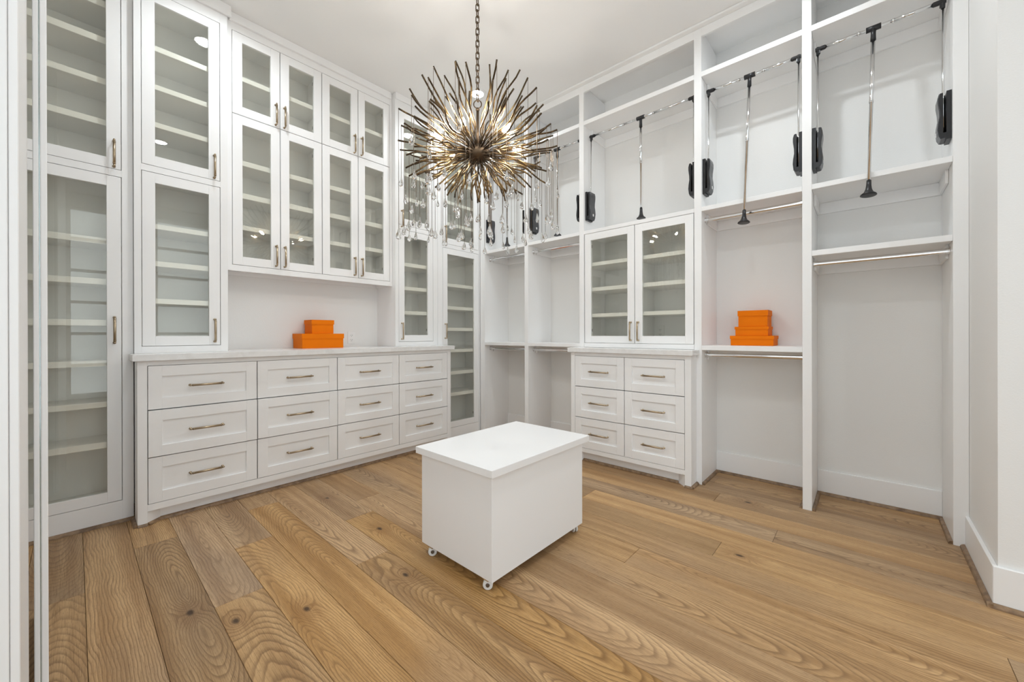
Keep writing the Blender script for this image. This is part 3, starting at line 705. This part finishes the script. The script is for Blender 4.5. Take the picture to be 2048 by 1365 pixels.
# ------------------------------------------------------------------ rolling island
T = Thing('rolling_island', 'white box-shaped rolling island with overhanging top in room centre', 'island', (1.49, 1.38, 0))
T.boxp('body', 1.141, 1.834, 1.137, 1.625, 0.046, 0.4875, M_LAM, bev=0.002)
T.boxp('top', 1.1185, 1.867, 1.114, 1.643, 0.488, 0.520, M_LAM, bev=0.0012)
for cx_, cy_, an in ((1.160, 1.180, 128), (1.158, 1.560, 140), (1.806, 1.172, 60), (1.800, 1.575, 60)):
    A = Vector((math.cos(R(an)), math.sin(R(an)), 0)); N = Vector((-A.y, A.x, 0)); c0 = Vector((cx_, cy_, 0.021))
    bm = bmesh.new()
    for s in (-1, 1): lathe(bm, [(0.006, -0.005), (0.019, -0.005), (0.021, -0.003), (0.021, 0.003), (0.019, 0.005), (0.006, 0.005)], c0 + N * s * 0.0085, N, 20)
    cs = T.part('caster', bm, M_WHEEL, False)
    bm = bmesh.new()
    for s in (-1, 1): lathe(bm, [(0.0, -0.0012), (0.009, -0.0012), (0.008, 0.0012), (0.0, 0.002)], c0 + N * s * 0.0145, N * s, 14)
    tube(bm, [c0 - N * 0.014, c0 + N * 0.014], 0.0035, 8); T.part('axle_cap', bm, M_HINGE, parent=cs)
    bm = bmesh.new(); box(bm, cx_ - 0.006, cx_ + 0.006, cy_ - 0.003, cy_ + 0.003, 0.021, 0.040); box(bm, cx_ - 0.016, cx_ + 0.016, cy_ - 0.016, cy_ + 0.016, 0.0405, 0.0458)
    T.part('swivel_plate', bm, M_CHROME, parent=cs)

# ------------------------------------------------------------------ recessed ceiling lamps
def can(label, x, y, power=CAN_POWER):
    T = Thing('recessed_lamp', label, 'ceiling lamp', (x, y, ZC - 0.012), 'recessed ceiling lamps')
    bm = bmesh.new(); lathe(bm, [(0.056, 0.0), (0.075, 0.002), (0.078, 0.0115), (0.056, 0.0115), (0.056, 0.0)], (x, y, ZC - 0.012), (0, 0, 1), 32, False); T.part('trim_ring', bm, M_PLATE)
    bm = bmesh.new(); lathe(bm, [(0.0, 0.0), (0.055, 0.0), (0.055, 0.003), (0.0, 0.003)], (x, y, ZC - 0.006), (0, 0, 1), 32); T.part('lens', bm, M_LENS)
    l = bpy.data.lights.new('lamp_light', 'AREA'); l.shape = 'DISK'; l.size = 0.085; l.energy = power; l.color = CAN_COLOR; l.spread = R(165)
    o = bpy.data.objects.new('lamp_light', l); COL.objects.link(o); o.parent = T.e; o.location = (0, 0, -0.004)
can('recessed round ceiling lamp glowing just behind the chandelier stem', 2.435, 2.60)
can('recessed round ceiling lamp in front of the wide wall cabinet', 0.645, 2.66)
can('recessed round ceiling lamp near the right wall bays', 2.435, 0.41)
can('recessed round ceiling lamp close above the camera', 0.65, 0.41)
can('added unseen ceiling lamp for fill light behind the camera', 0.45, -1.4)  # invented lamp out of view, brightens the room from behind

# ------------------------------------------------------------------ chandelier
CC = Vector((1.500, 1.600, 2.080))
T = Thing('chandelier', 'gold sunburst chandelier of wavy sticks with hanging crystal drops', 'chandelier', (CC.x, CC.y, ZC))
cr = random.Random(21)
bm = bmesh.new(); lathe(bm, [(0.0, -0.052), (0.030, -0.050), (0.048, -0.040), (0.062, -0.020), (0.066, -0.004), (0.066, 0.012), (0.050, 0.030), (0.014, 0.045), (0.0, 0.046)], CC, (0, 0, 1), 24); T.part('hub', bm, M_CHAIN, True)
bm = bmesh.new(); tube(bm, [CC + Vector((0, 0, 0.04)), CC + Vector((0, 0, 0.245))], 0.008, 12); lathe(bm, [(0.008, 0), (0.011, 0.004), (0.011, 0.012), (0.008, 0.016)], CC + Vector((0, 0, 0.235)), (0, 0, 1), 12)
T.part('stem', bm, M_CHAIN, True)
bm = bmesh.new(); tube(bm, [CC + Vector((0.022 * math.cos(a / 20 * math.tau) * math.sin(_yaw), -0.022 * math.cos(a / 20 * math.tau) * math.cos(_yaw), 0.272 + 0.022 * math.sin(a / 20 * math.tau))) for a in range(21)], 0.0032, 8, False); T.part('loop', bm, M_CHAIN, True)
def link_mesh():
    bm = bmesh.new(); pts = []
    for a in range(9): pts.append((0.0085 * math.cos(a / 8 * math.pi), 0, 0.0125 + 0.0085 * math.sin(a / 8 * math.pi)))
    for a in range(9): pts.append((-0.0085 * math.cos(a / 8 * math.pi), 0, -0.0125 - 0.0085 * math.sin(a / 8 * math.pi)))
    pts.append(pts[0]); tube(bm, pts, 0.0030, 7, False); return finish(bm, 'chain_link', M_CHAIN, True)
LK = link_mesh(); z = CC.z + 0.307; n = 0
while z < ZC - 0.03:
    T.place('chain_link', LK, (CC.x, CC.y, z), (0, 0, _yaw + (R(80) if n % 2 else R(-25)))); z += 0.0335; n += 1
bm = bmesh.new(); lathe(bm, [(0.008, -0.05), (0.012, -0.03), (0.055, -0.018), (0.062, -0.004), (0.062, -0.0008)], (CC.x, CC.y, ZC), (0, 0, 1), 28); T.part('ceiling_canopy', bm, M_CHAIN, True)

def stick(az, el, seedv):
    """wavy tapered stick; tip on an oblate shell, ends curl upward"""
    d = Vector((math.cos(az) * math.cos(el), math.sin(az) * math.cos(el), math.sin(el)))
    up = 0.42 if el > 0 else 0.205
    L = 1.0 / math.sqrt((math.cos(el) / 0.435) ** 2 + (math.sin(el) / up) ** 2) * cr.uniform(0.86, 1.03)
    s1 = d.cross(Vector((0, 0, 1))); s1 = s1.normalized() if s1.length > 1e-3 else Vector((1, 0, 0)); s2 = d.cross(s1)
    p1, p2, ph1, ph2 = cr.uniform(2.2, 3.4), cr.uniform(2.0, 3.2), cr.uniform(0, 6.28), cr.uniform(0, 6.28)
    a1, a2 = cr.uniform(0.006, 0.013), cr.uniform(0.006, 0.012)
    curl = cr.uniform(0.025, 0.055) * (1 if el > -0.12 else -0.7) * (math.cos(el) ** 1.2)
    pts = []; rad = []
    for k in range(13):
        q = k / 12; g = min(1, q * 2.2)
        p = CC + d * (0.05 + (L - 0.05) * q) + s1 * math.sin(q * p1 * math.pi + ph1) * a1 * g + s2 * math.sin(q * p2 * math.pi + ph2) * a2 * g + Vector((0, 0, curl * q ** 4))
        pts.append(p); rad.append(0.0020 + 0.0025 * min(1, q * 1.5))
    return pts, rad
drop_spots = []
rows = [(-66, 7), (-50, 11), (-37, 14), (-26, 17), (-16, 20), (-7, 22), (2, 22), (11, 20), (21, 17), (33, 13), (46, 10), (60, 8)]
for ri, (eld, cnt) in enumerate(rows):
    for k in range(cnt):
        az = (k + 0.5 * (ri % 2) + cr.uniform(-0.22, 0.22)) / cnt * math.tau; el = R(eld + cr.uniform(-4.5, 4.5))
        _dv = Vector((math.cos(az) * math.cos(el), math.sin(az) * math.cos(el), math.sin(el)))
        if _dv.dot(Vector((-1.5, -1.6, -1.01)).normalized()) > 0.93: continue
        pts, rad = stick(az, el, 0)
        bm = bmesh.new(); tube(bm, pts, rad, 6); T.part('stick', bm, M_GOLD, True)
        drop_spots.append(pts[-1])

# crystals on fine wires
def crystal_mesh():
    bm = bmesh.new(); n = 8
    prof = [(0.0015, 0.0), (0.0042, -0.010), (0.0088, -0.023), (0.0105, -0.031), (0.0080, -0.039), (0.0, -0.0425)]
    rings = []
    for i, (r, zz) in enumerate(prof):
        rings.append([bm.verts.new((max(r, 1e-4) * math.cos((k + 0.5 * (i % 2)) / n * math.tau), 0.62 * max(r, 1e-4) * math.sin((k + 0.5 * (i % 2)) / n * math.tau), zz)) for k in range(n)])
    for i, (a, b) in enumerate(zip(rings, rings[1:])):
        for k in range(n):
            if i % 2 == 0: bm.faces.new((a[k], a[(k + 1) % n], b[k])); bm.faces.new((a[(k + 1) % n], b[(k + 1) % n], b[k]))
            else: bm.faces.new((a[k], a[(k + 1) % n], b[(k + 1) % n])); bm.faces.new((a[k], b[(k + 1) % n], b[k]))
    bm.faces.new(rings[0][::-1]); bm.faces.new(rings[-1]); return finish(bm, 'crystal_drop', M_CRYSTAL)
CRY = crystal_mesh()
bm = bmesh.new(); tube(bm, [(0, 0, 0), (0, 0, -1)], 0.0012, 5); WIRE = finish(bm, 'wire', M_CHAIN)
order = list(range(len(drop_spots))); cr.shuffle(order); made = 0
for i in order:
    p = drop_spots[i]
    hr = math.hypot(p.x - CC.x, p.y - CC.y)
    if hr < 0.07: continue
    if p.z < CC.z - 0.02 and cr.random() < 0.25: continue
    kind = cr.random()
    if kind < 0.42: zb = cr.uniform(1.625, 1.72)
    elif kind < 0.80: zb = cr.uniform(1.74, 1.86)
    else: zb = p.z - cr.uniform(0.16, 0.30)
    zb = min(zb, p.z - 0.07)
    wob = T.place('wire', WIRE, (p.x, p.y, p.z)); wob.scale = (1, 1, p.z - zb)
    _c = T.place('crystal_drop', CRY, (p.x, p.y, zb), (R(cr.uniform(-6, 6)), R(cr.uniform(-6, 6)), cr.uniform(0, 3.14))); _k = cr.uniform(1.05, 1.35); _c.scale = (_k * 1.1, _k * 1.2, _k)
    made += 1
    if made >= 104: break

# six candle bulbs on short arms
rv = Vector((math.sin(_yaw), -math.cos(_yaw), 0)); fv = Vector((math.cos(_yaw), math.sin(_yaw), 0))
for k in range(6):
    a = R(-104 + 60 * k); d = rv * math.cos(a) + fv * math.sin(a)
    dd = (d + Vector((0, 0, 0.35))).normalized(); b0 = CC + d * 0.185 + Vector((0, 0, 0.045))
    bm = bmesh.new(); tube(bm, [CC + d * 0.03 + Vector((0, 0, 0.01)), CC + d * 0.12 + Vector((0, 0, 0.015)), b0], 0.004, 8); lathe(bm, [(0.006, -0.03), (0.009, -0.028), (0.009, 0.002), (0.006, 0.004)], b0 + dd * 0.012, dd, 12)
    s_ = T.part('candle_socket', bm, M_CHAIN, True)
    bm = bmesh.new(); lathe(bm, [(0.0055, 0.0), (0.010, 0.010), (0.0125, 0.022), (0.0115, 0.036), (0.007, 0.050), (0.002, 0.060), (0.0, 0.062)], b0 + dd * 0.016, dd, 14)
    T.part('bulb', bm, M_BULB, True, parent=s_)
